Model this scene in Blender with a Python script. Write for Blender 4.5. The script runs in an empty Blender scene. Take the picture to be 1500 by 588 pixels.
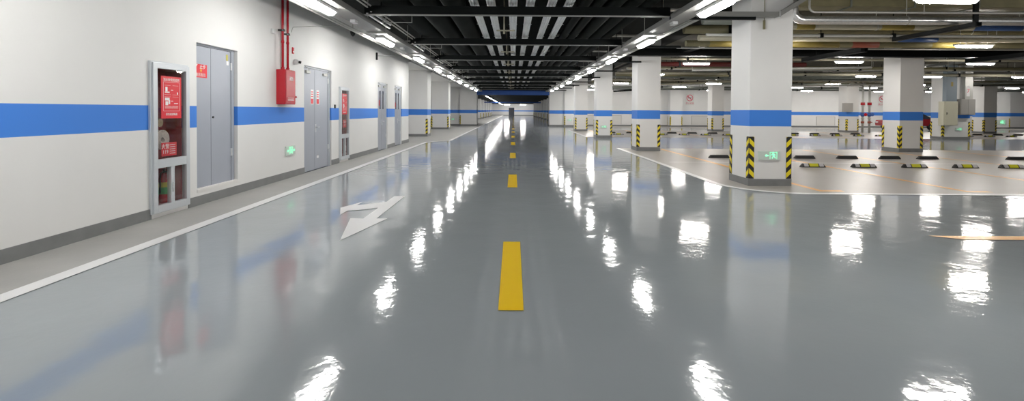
import bpy, bmesh, math, random
from mathutils import Vector, Matrix
random.seed(7)
C = bpy.context.scene.collection
sc = bpy.context.scene
PI = math.pi

# ------------------------------------------------------------------ materials
def mat(name, col, rough=0.5, metal=0.0, spec=0.5, coat=0.0, var=0.0, vscale=3.0, bump=0.0, bscale=8.0, rvar=0.0):
    m = bpy.data.materials.new(name); m.use_nodes = True
    nt = m.node_tree; b = nt.nodes['Principled BSDF']
    b.inputs['Base Color'].default_value = (*col, 1); b.inputs['Roughness'].default_value = rough
    b.inputs['Metallic'].default_value = metal; b.inputs['Specular IOR Level'].default_value = spec
    b.inputs['Coat Weight'].default_value = coat
    tc = nt.nodes.new('ShaderNodeNewGeometry')
    if var > 0 or rvar > 0:
        n = nt.nodes.new('ShaderNodeTexNoise'); n.inputs['Scale'].default_value = vscale; n.inputs['Detail'].default_value = 6
        nt.links.new(tc.outputs['Position'], n.inputs['Vector'])
    if var > 0:
        r = nt.nodes.new('ShaderNodeValToRGB')
        r.color_ramp.elements[0].position = 0.3; r.color_ramp.elements[1].position = 0.7
        r.color_ramp.elements[0].color = (*[c*(1-var) for c in col], 1)
        r.color_ramp.elements[1].color = (*[min(1, c*(1+var)) for c in col], 1)
        nt.links.new(n.outputs['Fac'], r.inputs['Fac']); nt.links.new(r.outputs['Color'], b.inputs['Base Color'])
    if rvar > 0:
        mr = nt.nodes.new('ShaderNodeMapRange'); mr.inputs['To Min'].default_value = rough-rvar; mr.inputs['To Max'].default_value = rough+rvar
        mr.inputs['From Min'].default_value = 0.3; mr.inputs['From Max'].default_value = 0.7
        nt.links.new(n.outputs['Fac'], mr.inputs['Value']); nt.links.new(mr.outputs['Result'], b.inputs['Roughness'])
    if bump > 0:
        n2 = nt.nodes.new('ShaderNodeTexNoise'); n2.inputs['Scale'].default_value = bscale; n2.inputs['Detail'].default_value = 3
        nt.links.new(tc.outputs['Position'], n2.inputs['Vector'])
        bp = nt.nodes.new('ShaderNodeBump'); bp.inputs['Strength'].default_value = 1.0; bp.inputs['Distance'].default_value = bump
        nt.links.new(n2.outputs['Fac'], bp.inputs['Height']); nt.links.new(bp.outputs['Normal'], b.inputs['Normal'])
    return m

def emit(name, col, strength):
    m = bpy.data.materials.new(name); m.use_nodes = True
    b = m.node_tree.nodes['Principled BSDF']
    b.inputs['Base Color'].default_value = (*col, 1)
    b.inputs['Emission Color'].default_value = (*col, 1); b.inputs['Emission Strength'].default_value = strength
    return m

def stripe_mat(name, white, blue, z0, z1, rough=0.55):
    m = mat(name, white, rough)
    nt = m.node_tree; b = nt.nodes['Principled BSDF']
    g = nt.nodes.new('ShaderNodeNewGeometry'); s = nt.nodes.new('ShaderNodeSeparateXYZ')
    nt.links.new(g.outputs['Position'], s.inputs['Vector'])
    a = nt.nodes.new('ShaderNodeMath'); a.operation = 'GREATER_THAN'; a.inputs[1].default_value = z0
    c = nt.nodes.new('ShaderNodeMath'); c.operation = 'LESS_THAN'; c.inputs[1].default_value = z1
    nt.links.new(s.outputs['Z'], a.inputs[0]); nt.links.new(s.outputs['Z'], c.inputs[0])
    mu = nt.nodes.new('ShaderNodeMath'); mu.operation = 'MULTIPLY'
    nt.links.new(a.outputs[0], mu.inputs[0]); nt.links.new(c.outputs[0], mu.inputs[1])
    n = nt.nodes.new('ShaderNodeTexNoise'); n.inputs['Scale'].default_value = 1.3; n.inputs['Detail'].default_value = 4
    nt.links.new(g.outputs['Position'], n.inputs['Vector'])
    r = nt.nodes.new('ShaderNodeValToRGB')
    r.color_ramp.elements[0].position = .3; r.color_ramp.elements[1].position = .7
    r.color_ramp.elements[0].color = (*[v*.965 for v in white], 1); r.color_ramp.elements[1].color = (*white, 1)
    nt.links.new(n.outputs['Fac'], r.inputs['Fac'])
    mx = nt.nodes.new('ShaderNodeMix'); mx.data_type = 'RGBA'
    nt.links.new(mu.outputs[0], mx.inputs['Factor'])
    nt.links.new(r.outputs['Color'], mx.inputs['A']); mx.inputs['B'].default_value = (*blue, 1)
    nt.links.new(mx.outputs['Result'], b.inputs['Base Color'])
    return m

def glass_mat(name, tint=(.9, .92, .92), refl=0.08):
    m = bpy.data.materials.new(name); m.use_nodes = True
    nt = m.node_tree; nt.nodes.clear()
    o = nt.nodes.new('ShaderNodeOutputMaterial'); t = nt.nodes.new('ShaderNodeBsdfTransparent'); g = nt.nodes.new('ShaderNodeBsdfGlossy')
    lw = nt.nodes.new('ShaderNodeLayerWeight'); lw.inputs['Blend'].default_value = .5
    pw = nt.nodes.new('ShaderNodeMath'); pw.operation = 'POWER'; pw.inputs[1].default_value = 5; nt.links.new(lw.outputs['Facing'], pw.inputs[0])
    f = nt.nodes.new('ShaderNodeMath'); f.operation = 'MULTIPLY_ADD'; f.inputs[1].default_value = .9; f.inputs[2].default_value = .04; nt.links.new(pw.outputs[0], f.inputs[0])
    t.inputs['Color'].default_value = (*tint, 1); g.inputs['Roughness'].default_value = 0.03
    mx = nt.nodes.new('ShaderNodeMixShader')
    nt.links.new(f.outputs[0], mx.inputs['Fac']); nt.links.new(t.outputs[0], mx.inputs[1]); nt.links.new(g.outputs[0], mx.inputs[2])
    nt.links.new(mx.outputs[0], o.inputs['Surface'])
    return m

def epoxy(name, col):
    m = mat(name, col, 0.10, var=0.03, vscale=.5)
    nt = m.node_tree; b = nt.nodes['Principled BSDF']
    b.inputs['IOR'].default_value = 1.5
    g = nt.nodes.new('ShaderNodeNewGeometry')
    n1 = nt.nodes.new('ShaderNodeTexNoise'); n1.inputs['Scale'].default_value = 2.2; n1.inputs['Detail'].default_value = 1.5
    n2 = nt.nodes.new('ShaderNodeTexNoise'); n2.inputs['Scale'].default_value = 14; n2.inputs['Detail'].default_value = 2
    for n in (n1, n2): nt.links.new(g.outputs['Position'], n.inputs['Vector'])
    b1 = nt.nodes.new('ShaderNodeBump'); b1.inputs['Distance'].default_value = .005; b1.inputs['Strength'].default_value = 1
    b2 = nt.nodes.new('ShaderNodeBump'); b2.inputs['Distance'].default_value = .0011; b2.inputs['Strength'].default_value = 1
    nt.links.new(n1.outputs['Fac'], b1.inputs['Height']); nt.links.new(n2.outputs['Fac'], b2.inputs['Height'])
    nt.links.new(b1.outputs['Normal'], b2.inputs['Normal']); nt.links.new(b2.outputs['Normal'], b.inputs['Normal'])
    n3 = nt.nodes.new('ShaderNodeTexNoise'); n3.inputs['Scale'].default_value = 1.1; n3.inputs['Detail'].default_value = 5
    nt.links.new(g.outputs['Position'], n3.inputs['Vector'])
    mr = nt.nodes.new('ShaderNodeMapRange'); mr.inputs['From Min'].default_value = .3; mr.inputs['From Max'].default_value = .7
    mr.inputs['To Min'].default_value = .05; mr.inputs['To Max'].default_value = .095
    nt.links.new(n3.outputs['Fac'], mr.inputs['Value']); nt.links.new(mr.outputs['Result'], b.inputs['Roughness'])
    return m

Z0, Z1 = 1.21, 1.54
M = {}
M['wall'] = stripe_mat('white_wall_paint_with_blue_band', (.79, .785, .77), (.045, .22, .72), Z0, Z1)
M['white'] = mat('white_plaster', (.78, .765, .74), .6, var=.02)
M['floor'] = epoxy('grey_epoxy', (.33, .36, .378))
M['bay'] = mat('beige_grey_floor_paint', (.37, .345, .315), .33, var=.03, vscale=1.2)
M['concrete'] = mat('bare_concrete', (.38, .375, .355), .5, var=.14, vscale=1.7, bump=.002, bscale=25, rvar=.1)
M['base'] = mat('grey_skirting_paint', (.20, .205, .205), .4, var=.08, vscale=5)
M['yellow'] = mat('yellow_line_paint', (.97, .63, .002), .32)
M['orange'] = mat('amber_line_paint', (.85, .42, .05), .3)
M['linewhite'] = mat('white_line_paint', (.80, .80, .79), .28)
M['ceil_dark'] = mat('black_ceiling_paint', (.005, .0065, .0055), .8, spec=.12)
M['ceil_beige'] = mat('raw_concrete_ceiling', (.085, .08, .06), .8, spec=.2, var=.2)
M['black_steel'] = mat('black_painted_steel', (.005, .0065, .0065), .45, spec=.12)
M['black_pipe'] = mat('black_insulation', (.008, .010, .0085), .6, spec=.12, var=.15)
M['galv'] = mat('galvanised_steel', (.80, .81, .81), .28, metal=.85, var=.08, vscale=20)
M['tray'] = mat('grey_cable_trunking', (.27, .27, .255), .45, metal=.3)
M['alu'] = mat('brushed_aluminium', (.62, .65, .68), .35, metal=.45)
M['door'] = mat('blue_grey_door_enamel', (.36, .385, .44), .28, var=.02)
M['doordark'] = mat('dark_door_gap', (.02, .02, .025), .6)
M['red'] = mat('fire_red_enamel', (.50, .012, .025), .25)
M['redsign'] = mat('red_sign_plate', (.72, .015, .03), .35)
M['maroon'] = mat('dark_red_interior', (.26, .02, .03), .5)
M['darkred'] = mat('dark_red_pipe_paint', (.09, .012, .01), .45)
M['txt'] = mat('white_print', (.85, .84, .84), .5)
M['blackplastic'] = mat('black_rubber', (.014, .014, .014), .5)
M['guardyellow'] = mat('reflective_yellow', (.85, .68, .02), .4)
M['stopyellow'] = mat('yellow_reflector', (.62, .60, .03), .4)
M['greyrefl'] = mat('grey_reflector', (.55, .54, .56), .35)
M['housing'] = mat('lamp_housing_white', (.7, .7, .7), .4)
M['lamp'] = emit('aisle_tube_glow', (1.0, .985, .955), 42)
M['lamp_bay'] = emit('bay_tube_glow', (1.0, .955, .90), 60)
M['lamp_wash'] = emit('back_row_tube_glow', (1.0, .975, .94), 90)
M['lamp_far'] = emit('corridor_tube_glow', (1.0, .98, .95), 34)
M['green'] = emit('green_exit_glow', (.30, 1.0, .60), .42)
M['plate'] = mat('pale_sign_plate', (.60, .68, .62), .3)
M['glass'] = glass_mat('clear_glass', (.95, .95, .95))
M['darkglass'] = mat('dark_door_glass', (.05, .055, .07), .08)
M['hose'] = mat('pale_canvas_hose', (.55, .50, .44), .8, var=.1, vscale=40)
M['brass'] = mat('dull_brass', (.35, .28, .18), .4, metal=.8)
M['olive'] = mat('olive_lagging', (.20, .18, .095), .5, var=.15)
M['beigepipe'] = mat('beige_pipe_lagging', (.42, .39, .29), .45, var=.12)
M['palepipe'] = mat('pale_grey_pipe', (.50, .50, .47), .4, metal=.2)
M['greenduct'] = mat('grey_green_duct', (.17, .185, .16), .5, var=.1)
M['yellowband'] = mat('yellow_pipe_band', (.36, .28, .07), .5)
M['blueband'] = mat('blue_pipe_band', (.05, .12, .33), .5)
M['redband'] = mat('red_pipe_band', (.38, .10, .06), .5)
M['bluebeam'] = mat('deep_blue_beam_paint', (.012, .075, .32), .5)
M['boxbeige'] = mat('cream_cabinet_enamel', (.60, .58, .45), .4)
M['boxgrey'] = mat('grey_cabinet_enamel', (.36, .35, .33), .4)
M['bluegrey'] = mat('blue_grey_duct_panel', (.25, .30, .34), .45)
M['valveblue'] = mat('blue_valve_enamel', (.05, .13, .42), .4)
M['carpaint'] = mat('red_car_paint', (.28, .008, .015), .2, coat=1)
M['labely'] = mat('yellow_green_label', (.55, .50, .08), .5)
M['labelg'] = mat('green_label', (.08, .33, .12), .5)
M['pink'] = mat('pink_red_print', (.62, .08, .14), .5)
M['panel'] = mat('pale_wall_panel', (.70, .69, .66), .5)

# ------------------------------------------------------------------ geometry helpers
class MB:
    def __init__(s): s.v = []; s.f = []; s.m = []
    def quad(s, pts, mi=0):
        n = len(s.v); s.v += [tuple(p) for p in pts]; s.f.append(tuple(range(n, n+len(pts)))); s.m.append(mi)
    def box(s, x0, x1, y0, y1, z0, z1, mi=0):
        n = len(s.v)
        s.v += [(x0,y0,z0),(x1,y0,z0),(x1,y1,z0),(x0,y1,z0),(x0,y0,z1),(x1,y0,z1),(x1,y1,z1),(x0,y1,z1)]
        for f in ((0,3,2,1),(4,5,6,7),(0,1,5,4),(1,2,6,5),(2,3,7,6),(3,0,4,7)):
            s.f.append(tuple(n+i for i in f)); s.m.append(mi)
        return s
    def prism(s, poly, axis, a, b, mi=0):
        # poly: 2D points; axis 'x' (poly in y,z), 'y' (x,z), 'z' (x,y)
        def P(p, t):
            return {'x': (t, p[0], p[1]), 'y': (p[0], t, p[1]), 'z': (p[0], p[1], t)}[axis]
        n = len(s.v); k = len(poly)
        s.v += [P(p, a) for p in poly] + [P(p, b) for p in poly]
        s.f.append(tuple(range(n, n+k))); s.m.append(mi)
        s.f.append(tuple(range(n+2*k-1, n+k-1, -1))); s.m.append(mi)
        for i in range(k):
            j = (i+1) % k
            s.f.append((n+i, n+k+i, n+k+j, n+j)); s.m.append(mi)
        return s
    def tube(s, pts, r, n=12, mi=0, cap=True):
        pts = [Vector(p) for p in pts]; rings = []
        up = None
        for i, p in enumerate(pts):
            d = (pts[min(i+1, len(pts)-1)] - pts[max(i-1, 0)]).normalized()
            if up is None:
                up = Vector((0, 0, 1)) if abs(d.z) < .9 else Vector((0, 1, 0))
            a = d.cross(up).normalized(); b = a.cross(d).normalized(); up = b
            rr = r[i] if isinstance(r, (list, tuple)) else r
            base = len(s.v)
            for k in range(n):
                t = 2*PI*k/n; s.v.append(tuple(p + a*(rr*math.cos(t)) + b*(rr*math.sin(t))))
            rings.append(base)
        for i in range(len(rings)-1):
            for k in range(n):
                k2 = (k+1) % n
                s.f.append((rings[i]+k, rings[i]+k2, rings[i+1]+k2, rings[i+1]+k)); s.m.append(mi)
        if cap:
            s.f.append(tuple(rings[0]+k for k in reversed(range(n)))); s.m.append(mi)
            s.f.append(tuple(rings[-1]+k for k in range(n))); s.m.append(mi)
        return s
    def shift(s, d):
        s.v = [(p[0]-d[0], p[1]-d[1], p[2]-d[2]) for p in s.v]; return s
    def build(s, name, mats, parent=None, bevel=0, smooth=False, off=None):
        if off is not None: s.shift(off)
        me = bpy.data.meshes.new(name); me.from_pydata(s.v, [], s.f)
        for m_ in (mats if isinstance(mats, (list, tuple)) else [mats]): me.materials.append(m_)
        me.polygons.foreach_set('material_index', s.m)
        bm = bmesh.new(); bm.from_mesh(me); bmesh.ops.recalc_face_normals(bm, faces=bm.faces)
        if bevel: 
            bmesh.ops.remove_doubles(bm, verts=bm.verts, dist=1e-5)
        bm.to_mesh(me); bm.free()
        if smooth:
            me.polygons.foreach_set('use_smooth', [len(p.vertices) == 4 for p in me.polygons])
        me.update()
        o = bpy.data.objects.new(name, me); C.objects.link(o)
        if parent: o.parent = parent
        if bevel:
            md = o.modifiers.new('edge', 'BEVEL'); md.width = bevel; md.segments = 2; md.limit_method = 'ANGLE'
        return o

def B(*a): return MB().box(*a)
def tag(o, label, cat, group=None, kind=None):
    o['label'] = label; o['category'] = cat
    if group: o['group'] = group
    if kind: o['kind'] = kind
    return o
def thing(name, label, cat, loc=(0, 0, 0), group=None):
    o = bpy.data.objects.new(name, None); C.objects.link(o); o.location = loc
    o.empty_display_size = .1
    return tag(o, label, cat, group)
def struct(name, mb, m, label, cat='structure', parent=None, bevel=0):
    o = mb.build(name, m, parent, bevel)
    if parent is None: tag(o, label, cat, kind='structure')
    return o
def dup(root, loc, label=None, group=None):
    r = root.copy(); C.objects.link(r); r.location = loc
    if label: r['label'] = label
    if group: r['group'] = group
    for ch in list(root.children):
        c = ch.copy(); C.objects.link(c); c.parent = r
        for g in ch.children:
            d = g.copy(); C.objects.link(d); d.parent = c
    return r
ORD = ['nearest', 'second', 'third', 'fourth', 'fifth', 'sixth', 'seventh', 'eighth', 'ninth', 'tenth', 'eleventh', 'twelfth', 'thirteenth', 'fourteenth', 'fifteenth', 'sixteenth', 'seventeenth', 'eighteenth']

def text_mesh(name, s, size, m, parent, loc, facing, depth=.0015, sx=1.0):
    cu = bpy.data.curves.new(name, 'FONT'); cu.body = s; cu.size = size; cu.align_x = 'CENTER'; cu.align_y = 'CENTER'; cu.extrude = depth
    cu.resolution_u = 2
    t = bpy.data.objects.new(name, cu); C.objects.link(t)
    dg = bpy.context.evaluated_depsgraph_get()
    me = bpy.data.meshes.new_from_object(t.evaluated_get(dg)); bpy.data.objects.remove(t)
    if facing == '+X': R = Matrix(((0, 0, 1, 0), (1, 0, 0, 0), (0, 1, 0, 0), (0, 0, 0, 1)))
    elif facing == '-Y': R = Matrix(((1, 0, 0, 0), (0, 0, -1, 0), (0, 1, 0, 0), (0, 0, 0, 1)))
    me.transform(Matrix.Translation(loc) @ R @ Matrix.Diagonal((sx, 1, 1, 1)))
    me.materials.clear(); me.materials.append(m)
    o = bpy.data.objects.new(name, me); C.objects.link(o); o.parent = parent
    return o

# ------------------------------------------------------------------ setting
WX = -4.87          # left wall surface
CEIL = 4.2
FY0 = -6.0
struct('floor', B(-7.2, 56, FY0, 146, -.2, 0), M['floor'], 'glossy mid grey epoxy floor of the drive aisles', 'floor')
# bare concrete walkway strip along the left wall
mb = MB(); mb.quad([(WX, FY0, .003), (-4.05, FY0, .003), (-4.05, 22.3, .003), (WX, 22.3, .003)])
mb.quad([(-6.6, 22.37, .003), (-4.05, 22.3, .003), (-3.14, 23.4, .003), (-3.14, 146, .003), (-6.6, 146, .003)])
struct('floor', mb, M['concrete'], 'matt pale concrete walkway strip along the left wall', 'floor')
# bay floors
def arc(cx, cy, r, a0, a1, n=10):
    return [(cx + r*math.cos(math.radians(a0+(a1-a0)*i/n)), cy + r*math.sin(math.radians(a0+(a1-a0)*i/n))) for i in range(n+1)]
zone1 = [(4.28, 19.4)] + arc(5.5, 10.1, 1.22, 180, 270, 10) + [(54, 8.88), (54, 19.4)]
mb = MB(); mb.quad([(x, y, .003) for x, y in zone1])
struct('floor', mb, M['bay'], 'beige grey painted floor of the nearer block of parking bays', 'floor')
zone2 = [(4.28, 46.5), (4.28, 27.6), (54, 27.6), (54, 37.4), (54, 46.5)]
mb = MB(); mb.quad([(x, y, .003) for x, y in [(4.28, 37.6), (4.28, 27.6), (54, 27.6), (54, 37.6)]]); mb.quad([(x, y, .003) for x, y in [(5.9, 47.8), (5.9, 43), (54, 43), (54, 47.8)]])
struct('floor', mb, M['bay'], 'beige grey painted floor of the far block of parking bays', 'floor')

# ceilings
struct('ceiling', B(-7.2, 6.2, FY0, 47.5, CEIL, CEIL+.2), M['ceil_dark'], 'black painted ceiling over the main aisle', 'ceiling')
struct('ceiling', B(6.2, 56, FY0, 48.5, CEIL, CEIL+.2), M['ceil_beige'], 'raw concrete ceiling over the parking bays', 'ceiling')
struct('ceiling', B(-7.2, 7.2, 47.5, 146, 3.45, 3.65), M['ceil_dark'], 'low black ceiling beyond the blue beam', 'ceiling')

# left wall with openings (y0, y1, z0, z1)
D1 = (7.40, 8.50, .23, 2.52); D2 = (11.2, 12.88, 0, 2.53); D3 = (17.3, 18.62, 0, 2.50); D4 = (19.75, 21.0, 0, 2.50)
K1 = (6.50, 7.14, .13, 2.06); K2 = (13.50, 14.16, .13, 2.06)
ops = sorted([D1, D2, D3, D4, K1, K2])
mb = MB(); y = FY0
for (a, b, c, d) in ops:
    mb.box(WX-.35, WX, y, a, 0, CEIL)
    if c > 0: mb.box(WX-.35, WX, a, b, 0, c)
    mb.box(WX-.35, WX, a, b, d, CEIL)
    y = b
mb.box(WX-.35, WX, y, 22.37, 0, CEIL)
for (a, b, c, d) in ops: mb.box(WX-.40, WX-.35, a-.05, b+.05, c, d+.05)
struct('wall_left', mb, M['wall'], 'white left wall with a blue band and doorways', 'wall')
# skirting
mb = MB(); y = FY0
for (a, b, c, d) in ops:
    if (a, b, c, d) == D1: continue
    pad = .05 if (a, b, c, d) in (K1, K2) else 0.0
    mb.box(WX, WX+.012, y, a-pad, 0, .145); y = b+pad
mb.box(WX, WX+.012, y, 22.38, 0, .145); mb.box(-6.6, WX+.012, 22.37, 22.385, 0, .145)
struct('baseboard_left', mb, M['base'], 'grey painted skirting along the left wall', 'skirting')
# recess and corridor side walls
struct('wall_left', B(-7.2, -6.6, 22.3, 47.5, 0, CEIL).box(-6.7, WX-.3, 22.3, 22.37, 0, CEIL), M['wall'], 'white recessed wall behind the left columns', 'wall')
struct('wall_left', B(-7.2, -6.6, 47.5, 146, 0, 3.45), M['wall'], 'white side wall of the far corridor, left', 'wall')
struct('wall_right', B(6.6, 7.2, 48.4, 146, 0, 3.45), M['wall'], 'white side wall of the far corridor, right', 'wall')
mb = B(-6.6, -1.4, 145, 145.4, 0, 3.45); mb.box(.25, 6.6, 145, 145.4, 0, 3.45); mb.box(-1.4, .25, 145, 145.4, 2.35, 3.45)
struct('wall_end', mb, M['wall'], 'white end wall of the far corridor with a dark doorway', 'wall')
struct('baseboard_end', B(-6.6, -1.4, 144.98, 145, 0, .15).box(.25, 6.6, 144.98, 145, 0, .15), M['base'], 'grey skirting of the corridor end wall', 'skirting')
struct('wall_back', B(5.9, 54, 47.8, 48.4, 0, CEIL), M['wall'], 'white back wall of the parking area with blue band', 'wall')
struct('baseboard_back', B(5.9, 54, 47.785, 47.8, 0, .15), M['base'], 'grey skirting of the parking area back wall', 'skirting')
struct('wall_right', B(54, 54.4, FY0, 48.4, 0, CEIL), M['wall'], 'white far right wall of the parking area', 'wall')
# portal blocks
def block(name, boxes, label, guards=()):
    mb = MB()
    for b in boxes: mb.box(*b, 0, CEIL)
    o = mb.build(name, M['wall']); tag(o, label, 'wall', kind='structure')
    mb = MB()
    for (x0, x1, y0, y1) in boxes: mb.box(x0-.01, x1+.01, y0-.01, y1, 0, .15)
    mb.build('baseboard', M['base'], o)
    return o
blkC = block('wall_portal', [(-5.15, -3.52, 46.2, 47.6), (-6.6, -5.15, 46.6, 47.6)], 'white wall pier left of the blue beam')
blkR = block('wall_portal', [(3.45, 4.87, 46.2, 47.6), (4.87, 5.95, 46.0, 48.4), (5.95, 6.7, 47.5, 48.4)], 'white wall pier right of the blue beam')
# beyond the blue beam: dark downstand
tag(B(-3.52, 3.45, 46.2, 46.5, 2.99, 3.42).build('portal_beam', M['bluebeam'], bevel=.01), 'deep blue painted beam spanning the aisle in the distance', 'beam')
tag(B(-3.52, 3.45, 46.55, 47.5, 3.3, 4.2).build('trim_1', M['ceil_dark']), 'black downstand above the blue beam', 'beam', kind='structure')
tag(B(-6.6, 6.6, 95, 95.4, 2.98, 3.2).build('portal_beam', M['bluebeam'], bevel=.01), 'dark blue beam far down the corridor beyond the first one', 'beam')
# end doorway
d5 = thing('door_5', 'dark double doorway in the corridor end wall', 'door', (-.57, 145.15, 0)); d5['kind'] = 'structure'
for sgn in (-1, 1):
    lf = B(min(0, sgn*.8), max(0, sgn*.8), -.02, .03, 0, 2.3).build('leaf', M['darkglass'], d5)
B(-.83, .82, -.05, -.02, 2.27, 2.35).box(-.83, -.78, -.05, -.02, 0, 2.35).box(.77, .82, -.05, -.02, 0, 2.35).build('door_frame', M['doordark'], d5)

# drop beams / lintels over the left recess, cream
for i, (ya, yb) in enumerate(((22.4, 27.0), (28.3, 37.5), (38.7, 46.1))):
    struct('trim_%d' % (i+2), B(-6.6, -4.75, ya, yb, 3.72, CEIL), M['white'], 'cream soffit over the %s recess on the left' % ('nearest', 'middle', 'farthest')[i], 'soffit')

# ------------------------------------------------------------------ columns
def clip_poly(poly, z0, z1):
    def cl(p, f, g):
        out = []
        for i in range(len(p)):
            a, b = p[i-1], p[i]
            fa, fb = f(a), f(b)
            if (fa >= 0) != (fb >= 0):
                t = fa/(fa-fb); out.append((a[0]+t*(b[0]-a[0]), a[1]+t*(b[1]-a[1])))
            if fb >= 0: out.append(b)
        return out
    p = cl(poly, lambda q: q[1]-z0, 0)
    if len(p) > 2: p = cl(p, lambda q: z1-q[1], 0)
    return p
def guard_mb(cx, cy, dx, dy, z0=.15, z1=1.0, w=.10, inv=False, per=.205):
    """L profile on the corner (cx,cy); column lies towards (dx,dy)."""
    t = .008; mb = MB()
    def bx(xa, xb, ya, yb): mb.box(min(xa, xb), max(xa, xb), min(ya, yb), max(ya, yb), z0, z1, 0)
    bx(cx-dx*t, cx+dx*w, cy-dy*t, cy)
    bx(cx-dx*t, cx, cy, cy+dy*w)
    k = z0-.3; e = .0015; h = per/2
    sl = 1.0 if not inv else -1.0
    while k < z1+.3:
        quad = [(0, k), (0, k+h), (w, k+h-sl*w), (w, k-sl*w)]
        p = clip_poly(quad, z0, z1)
        if len(p) > 2:
            pts = [(cx+dx*(s), z) for s, z in p]; mb.prism(pts, 'y', cy-dy*(t+e), cy-dy*t, 1)
            pts = [(cy+dy*(s), z) for s, z in p]; mb.prism(pts, 'x', cx-dx*(t+e), cx-dx*t, 1)
        k += per
    return mb
GM = [M['blackplastic'], M['guardyellow']]
def column(x0, x1, y0, y1, label, group='square columns of the parking area', inv=False, corners='all', top=CEIL):
    cx, cy = (x0+x1)/2, (y0+y1)/2; off = (cx, cy, 0)
    t = thing('column', label, 'column', (cx, cy, 0), group)
    B(x0, x1, y0, y1, .0, top).build('shaft', M['wall'], t, bevel=.006, off=off)
    B(x0-.012, x1+.012, y0-.012, y1+.012, 0, .145).build('base_band', M['base'], t, bevel=.004, off=off)
    for (a, b, dx, dy) in ((x0, y0, 1, 1), (x1, y0, -1, 1), (x0, y1, 1, -1), (x1, y1, -1, -1)):
        guard_mb(a, b, dx, dy, inv=inv).build('corner_guard', GM, t, off=off)
    return t
column(4.77, 5.62, 9.72, 10.57, 'white column nearest the camera, at the right edge of the aisle, with exit sign')
column(4.67, 5.54, 18.15, 19.0, 'second white column along the right edge of the aisle')
column(4.62, 5.50, 26.8, 27.65, 'third white column along the right edge of the aisle')
column(4.55, 5.45, 35.4, 36.25, 'fourth white column along the right edge, before the wall pier')
column(14.69, 15.58, 18.3, 19.15, 'white column at right with yellow chevron corner guards, standing alone among the bays', inv=True)
column(15.1, 16.0, 36.6, 37.45, 'white column deep in the parking area, just left of the nearest column')
column(14.9, 15.8, 27.4, 28.2, 'white column hidden behind the nearest column')
column(24.85, 25.75, 35.9, 36.8, 'narrow white column beside the red and blue riser valves')
column(24.45, 26.0, 27.4, 28.2, 'wide column carrying cream and grey electrical boxes')
column(34.7, 35.65, 35.5, 36.4, 'white column at far right behind the one with electrical boxes')
column(15.3, 16.5, 47.0, 47.75, 'white pilaster against the back wall left of centre', 'pilasters on the back wall')
column(46.9, 48.4, 46.9, 47.75, 'white pilaster against the back wall at far right', 'pilasters on the back wall')
column(-6.58, -4.84, 27.1, 28.2, 'wide white pier on the left, first after the wall ends', 'piers on the left')
column(-6.42, -5.07, 37.6, 38.7, 'wide white pier on the left, second after the wall ends', 'piers on the left')
for k in range(9):
    yy = 56+k*8.4
    column(-6.59, -5.5, yy, yy+.9, 'small distant corridor column on the left, %s past the blue beam' % ORD[k], 'corridor columns', top=3.45)
    column(5.3, 6.59, yy+3, yy+3.9, 'small distant corridor column on the right, %s past the blue beam' % ORD[k], 'corridor columns', top=3.45)
# guards on the piers
for (par, cx, cy, dx) in ((blkC, -5.15, 46.2, 1), (blkR, 4.87, 46.0, 1), (blkR, 5.95, 46.0, -1)):
    guard_mb(cx, cy, dx, 1).build('corner_guard', GM, par)

# ------------------------------------------------------------------ floor markings
def ribbon(pts, w, z=.006):
    mb = MB(); P = [Vector((p[0], p[1], 0)) for p in pts]; L = []; R = []
    for i, p in enumerate(P):
        d1 = (P[i]-P[i-1]).normalized() if i else None; d2 = (P[i+1]-P[i]).normalized() if i < len(P)-1 else None
        d = ((d1 or d2)+(d2 or d1)).normalized(); n = Vector((-d.y, d.x, 0))
        c = n.dot(Vector((-(d1 or d2).y, (d1 or d2).x, 0)))
        L.append(p+n*(w/2/c)); R.append(p-n*(w/2/c))
    for i in range(len(P)-1):
        mb.quad([(L[i].x, L[i].y, z), (R[i].x, R[i].y, z), (R[i+1].x, R[i+1].y, z), (L[i+1].x, L[i+1].y, z)])
    return mb
tag(ribbon([(-3.99, FY0), (-4.03, 22.3), (-3.1, 23.6), (-3.05, 145)], .17).build('lane_line', M['linewhite']), 'long white line along the concrete walkway on the left', 'floor marking')
tag(ribbon([(4.22, 19.4)] + arc(5.5, 10.08, 1.27, 180, 270, 12) + [(54, 8.81)], .15).build('lane_line', M['linewhite']), 'white line curving round the nearest column', 'floor marking')
tag(ribbon([(4.25, 27.5), (4.25, 37.5)], .15).build('lane_line', M['linewhite']), 'white line past the third column on the right', 'floor marking')
for k in range(20):
    y0 = 3.57+5.75*k
    mb = MB(); mb.quad([(-.105, y0, .006), (.085, y0, .006), (.085, y0+1.88, .006), (-.105, y0+1.88, .006)])
    tag(mb.build('centre_dash', M['yellow']), 'yellow centre line dash, %s' % (ORD[k]+' from the camera' if k < 6 else 'faint one in the far distance, %s from the camera' % (ORD+['nineteenth','twentieth'])[k]), 'floor marking', 'yellow centre dashes')
# worn white straight-and-turn arrow
mb = MB(); z = .006
A = lambda *p: mb.quad([(x, y, z) for x, y in p])
A((-1.97, 5.46), (-1.72, 6.58), (-1.87, 6.58), (-2.05, 6.58), (-2.23, 6.58))
A((-2.05, 6.58), (-1.87, 6.58), (-1.87, 8.3), (-2.05, 8.3))
A((-2.44, 7.08), (-2.30, 7.12), (-2.05, 7.3), (-2.05, 7.78), (-2.25, 7.62), (-2.44, 7.5))
A((-2.62, 7.29), (-2.45, 6.80), (-2.44, 7.08), (-2.44, 7.5), (-2.43, 7.77))
tag(mb.build('direction_arrow', M['linewhite']), 'white painted straight-and-turn arrow on the grey floor at left', 'floor marking')
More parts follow.
